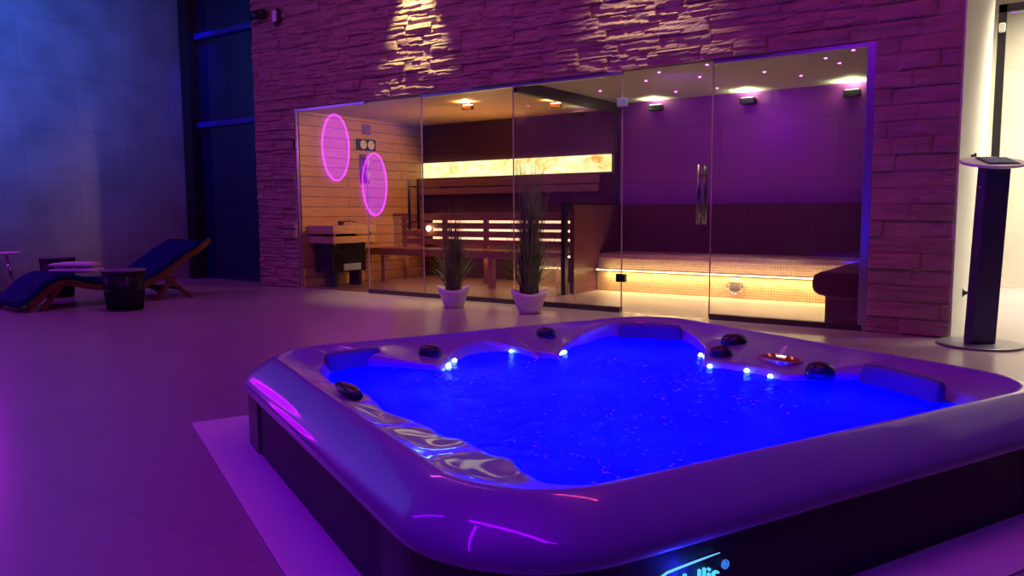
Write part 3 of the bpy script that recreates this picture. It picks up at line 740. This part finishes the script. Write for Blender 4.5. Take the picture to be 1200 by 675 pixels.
# backrest boards
t = thing('backrest', (-5.8, 8.2, 1.1), 'two-board wooden backrest under the glowing salt strip', 'backrest')
for z0, z1, y in ((1.205, 1.30, 8.13), (1.105, 1.19, 8.11)):
    MB().box(-7.19, -4.42, y, y+.03, z0, z1).build('board', m_rail, t, bevel=.006)
for x in (-6.9, -5.8, -4.7): MB().box(x-.02, x+.02, 8.14, 8.226, 1.10, 1.30).build('bracket', m_bench, t)
# upper bench
t = thing('upper_bench', (-5.7, 7.9, 0), 'upper sauna bench with horizontal slatted front lit from behind', 'bench')
for k_ in range(5): MB().box(-7.20, -4.26, 7.60+k_*.122, 7.60+k_*.122+.108, .825, .855).build('seat_slat', m_bench, t, bevel=.004)
for z0, z1 in ((.768, .822), (.665, .738), (.562, .637), (.460, .534)):
    MB().box(-7.05, -4.26, 7.60, 7.622, z0, z1).build('front_slat', m_bench, t, bevel=.003)
for x in (-7.02, -6.35, -5.70, -5.05, -4.40): MB().box(x-.03, x+.03, 7.625, 7.665, 0, .825).build('upright', m_bench, t)
MB().box(-7.0, -4.30, 8.17, 8.19, .44, .80).build('backlight', emat('bench_led', (1.0, .50, .28), 2.4), t)
# lower bench
t = thing('lower_bench', (-5.7, 7.3, 0), 'lower wooden sauna bench on posts in front of the slatted screen', 'bench')
for k_ in range(4): MB().box(-7.20, -4.30, 7.12+k_*.118, 7.12+k_*.118+.104, .395, .425).build('seat_slat', m_bench, t, bevel=.004)
MB().box(-7.20, -4.30, 7.10, 7.12, .345, .43).build('fascia', m_bench, t, bevel=.004)
for x in (-6.95, -5.26, -4.36): MB().box(x-.03, x+.03, 7.13, 7.19, 0, .395).build('leg', m_rail, t)
MB().box(-7.1, -4.35, 7.52, 7.54, .36, .38).build('led_strip', emat('under_bench_led', (1.0, .55, .22), 9.0), t)
t = MB().ball((-6.55, 7.56, .665), .035, .03, .035, 16, 10).build('spot_reflection', emat('reflection_glow', (1.0, .72, .38), 9)); tag(t, 'small glowing ball standing in for a spotlight reflection on the slatted bench front', 'lamp')  # added glowing ball that mimics the reflection of a spotlight
# heater
t = thing('sauna_heater', (-6.98, 6.55, 0), 'black sauna heater with wooden guard rail beside the plank wall', 'heater')
hb = MB(); hb.box(-7.20, -6.90, 6.25, 6.80, .17, .56); hb.build('heater_body', m_blackgloss, t, bevel=.015)
g = MB(); hx0, hx1, hy0, hy1 = -7.215, -6.78, 6.17, 6.86
for z0, z1 in ((.63, .70), (.52, .60)):
    g = MB(); g.box(hx0, hx1, hy0, hy0+.025, z0, z1); g.box(hx0, hx1, hy1-.025, hy1, z0, z1); g.box(hx1-.025, hx1, hy0+.025, hy1-.025, z0, z1)
    g.build('guard_rail', m_lightwood, t, bevel=.004)
MB().box(hx0, hx1, hy0, hy1, .70, .725).build('guard_top', m_lightwood, t, bevel=.004)
for x, y in ((-6.83, 6.22), (-6.83, 6.81)): MB().box(x, x+.025, y-.012, y+.012, .50, .725).build('guard_post', m_lightwood, t)
st = MB(); rnd = random.Random(3)
for k_ in range(26):
    c = (rnd.uniform(-7.15, -6.95), rnd.uniform(6.32, 6.74), .575+rnd.uniform(0, .03)); st.ball(c, rnd.uniform(.025, .045), rnd.uniform(.025, .045), rnd.uniform(.02, .035), 9, 6)
st.build('stones', mat('heater_stones', (.10, .09, .09), .8), t)
m_pale = mat('pale_control', (.35, .42, .5), .4)
for y in (6.33, 6.72): MB().box(-7.1, -6.92, y-.02, y+.02, 0, .17).build('foot', m_black, t)
MB().box(-6.90, -6.885, 6.42, 6.70, .19, .27).build('control_box', m_pale, t, bevel=.01)
t = thing('wooden_ladle', (-6.97, 6.4, .725), 'dark ladle resting on top of the heater guard', 'ladle')
MB().lathe([(.022, .726), (.035, .74), (.038, .775), (.033, .775), (.03, .745)], -6.94, 6.44, 20).build('bowl', m_black, t)
MB().tube([(-6.94, 6.47, .765), (-6.98, 6.62, .775), (-7.0, 6.74, .76)], .008, 8).build('handle', m_black, t)
# instruments on the plank wall
t = thing('thermo_hygrometer', (-7.21, 7.15, 1.72), 'twin-dial sauna thermometer in dark frame on plank wall', 'thermometer')
MB().box(-7.222, -7.195, 6.99, 7.31, 1.65, 1.79).build('frame', m_black, t, bevel=.006)
for y in (7.085, 7.22):
    MB().tube([(-7.196, y, 1.72), (-7.186, y, 1.72)], .055, 28).build('dial', mat('dial_face', (.62, .55, .48), .4), t)
    MB().tube([(-7.184, y, 1.72), (-7.184, y+.02, 1.75)], .003, 5).build('needle', m_black, t)
tag(MB().box(-7.222, -7.205, 7.10, 7.24, 1.85, 1.975).build('safety_notice', mat('violet_notice', (.20, .08, .55), .4), bevel=.003), 'small square violet notice above the twin-dial thermometer', 'sign')
t = thing('sand_timer', (-7.2, 7.13, 1.42), 'tall blue-violet sand timer on plank wall below the thermometer', 'timer')
MB().box(-7.222, -7.205, 7.04, 7.20, 1.24, 1.60).build('backboard', mat('timer_board', (.10, .07, .40), .4), t, bevel=.005)
MB().lathe([(.03, 1.29), (.035, 1.35), (.008, 1.42), (.035, 1.49), (.03, 1.55)], -7.17, 7.12, 18).build('hourglass', mat('timer_glass', (.6, .55, .7), .1), t)
for z in (1.27, 1.55): MB().box(-7.205, -7.13, 7.07, 7.17, z, z+.02).build('clamp', m_rail, t)
# box lights under the sauna ceiling
def box_light(x, y, z, m_body, name, label, group, energy, colr, w_=.15, d_=.06, h_=.055, pw=1.0, lc=(1, 1, 1)):
    t = thing(name, (x, y, z), label, 'lamp', group)
    MB().box(x-w_/2, x+w_/2, y-d_/2, y+d_/2, z-h_/2, z+h_/2).build('housing', m_body, t, bevel=.004)
    MB().box(x-w_*.4, x+w_*.4, y-d_*.35, y+d_*.35, z+h_/2, z+h_/2+.004).build('light_window', emat('uplight_lens', colr, energy), t)
    light('SPOT', name+'_light', (x, y-d_*.5-.02, z+h_*.5+.004), pw, lc, .02, (x, y-d_*.5-.021, z+1), spot=R(165), blend=.5)
    return t
m_box = mat('wooden_lamp_box', (.12, .06, .03), .5)
for x, y, lab in ((-5.24, 6.72, 'left'), (-4.41, 7.17, 'right')):
    t = box_light(x, y, 1.985, m_box, 'sauna_ceiling_lamp', lab+' one of two small box lamps under the plank sauna ceiling', 'sauna ceiling lamps', 26, (1, .72, .32), .13, .05, .05, 60.0, (1, .56, .20))
    MB().box(x-.01, x+.01, y+.015, y+.022, 2.01, 2.045).build('bracket', m_box, t)
# steam room sconces
for x, z, lab in ((-3.72, 2.01, 'left'), (-2.69, 2.00, 'middle'), (-1.68, 1.99, 'right')):
    t = box_light(x, 8.16, z, m_black, 'steam_wall_sconce', lab+' one of three black box uplights high on the steam room wall', 'steam room uplights', 9, (.95, 1.0, .52), .15, .10, .06, 16.0, (.92, 1.0, .45))
    MB().box(x-.05, x+.05, 8.21, 8.226, z-.03, z+.03).build('wall_plate', m_black, t)
# star lights
stars = [(-3.26, 6.28), (-3.44, 6.32), (-2.96, 6.55), (-2.48, 6.45), (-3.30, 7.72), (-2.87, 7.75), (-1.99, 7.50), (-1.86, 6.34), (-2.76, 7.0), (-1.35, 6.54), (-1.56, 7.05), (-1.60, 6.75), (-3.25, 6.9), (-3.9, 7.2), (-2.2, 7.1)]
for i, (x, y) in enumerate(stars):
    o = MB().lathe([(.011, 2.094), (.013, 2.099), (.013, 2.1)], x, y, 12).build('star_light', m_star)
    tag(o, 'tiny magenta pinprick light in the steam room ceiling', 'lamp', 'star lights in the steam room ceiling')
light('SPOT', 'steam_violet_light', (-2.9, 6.25, 1.92), 38, (.45, .0, 1.0), .04, (-2.9, 8.2, 1.15), spot=R(100), blend=.8)

# ================================================================== STEAM ROOM BENCHES
def bench_profile(front, back):  # (offset from the front edge into the bench, z)
    return [(.03, 0), (.03, .222), (.0, .226), (.0, .240), (.03, .245), (.05, .30), (.07, .36), (.10, .40), (.14, .41), (back, .41), (back, 0)] if back < .7 else [(.10, 0), (.10, .225), (.05, .238), (.015, .26), (0, .30), (0, .34), (.015, .385), (.06, .41), (back, .41), (back, 0)]
t = thing('steam_bench', (-2.7, 7.9, 0), 'honey mosaic bench along steam room back wall with light line under its edge', 'bench')
prof = bench_profile(0, .60)
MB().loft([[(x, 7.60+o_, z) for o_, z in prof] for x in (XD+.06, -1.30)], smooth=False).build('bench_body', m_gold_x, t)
MB().box(XD+.07, -1.45, 7.590, 7.604, .228, .240).build('led_strip', m_led_warm, t)
vt = MB(); vx, vz = -2.60, .125
vt.tube([(vx, 7.635, vz), (vx, 7.620, vz)], .075, 32); vtt = vt.build('steam_vent', mat('vent_steel', (.55, .48, .36), .3, .4), t)
MB().tube([(vx+.08*math.cos(2*PI*j/40), 7.619, vz+.08*math.sin(2*PI*j/40)) for j in range(41)], .007, 8, cap=False).build('vent_ring', m_chrome, vtt)
for dz in (-.03, 0, .03): MB().box(vx-.05, vx+.05, 7.614, 7.621, vz+dz-.004, vz+dz+.004).build('vent_slat', m_chrome, vtt)
t = thing('side_bench', (-1.1, 7.0, 0), 'side bench, mosaic darkened to look unlit, with rounded nose at the right end of the steam room', 'bench')
MB().loft([[(-1.52+o_, y, z) for o_, z in bench_profile(0, .71)] for y in (6.22, 7.59)], smooth=False).build('bench_body', m_mosaic_x, t)  # dark mosaic carries the shade of the unlit bench in its colour
light('AREA', 'bench_edge_light', (-2.75, 7.585, .222), 16, (1.0, .68, .28), 2.6, (-2.75, 7.55, 0), .02)
light('AREA', 'bench_edge_light', (-2.75, 7.585, .246), 5, (1.0, .68, .30), 2.6, (-2.75, 7.64, 1), .02)
light('SPOT', 'steam_floor_fill', (-2.6, 6.9, 2.05), 45, (1.0, .74, .40), .05, (-2.6, 6.9, 0), spot=R(78), blend=.8)  # added fill spot to brighten the steam room floor, no fitting behind it
light('SPOT', 'sauna_ceiling_fill', (-5.6, 7.5, 0.95), 42, (1.0, .54, .22), .05, (-5.6, 7.2, 2.0), spot=R(125), blend=.8)  # added fill spot that lifts the plank ceiling, no fitting behind it
light('SPOT', 'sauna_wall_fill', (-4.7, 7.2, 1.9), 160, (1.0, .52, .15), .05, (-7.22, 6.95, 1.25), spot=R(58), blend=.6)  # added fill spot that warms the plank side wall, no fitting behind it
light('SPOT', 'sauna_floor_light', (-5.9, 6.7, 1.98), 22, (1.0, .50, .20), .05, (-5.9, 7.0, 0), spot=R(70), blend=.8)
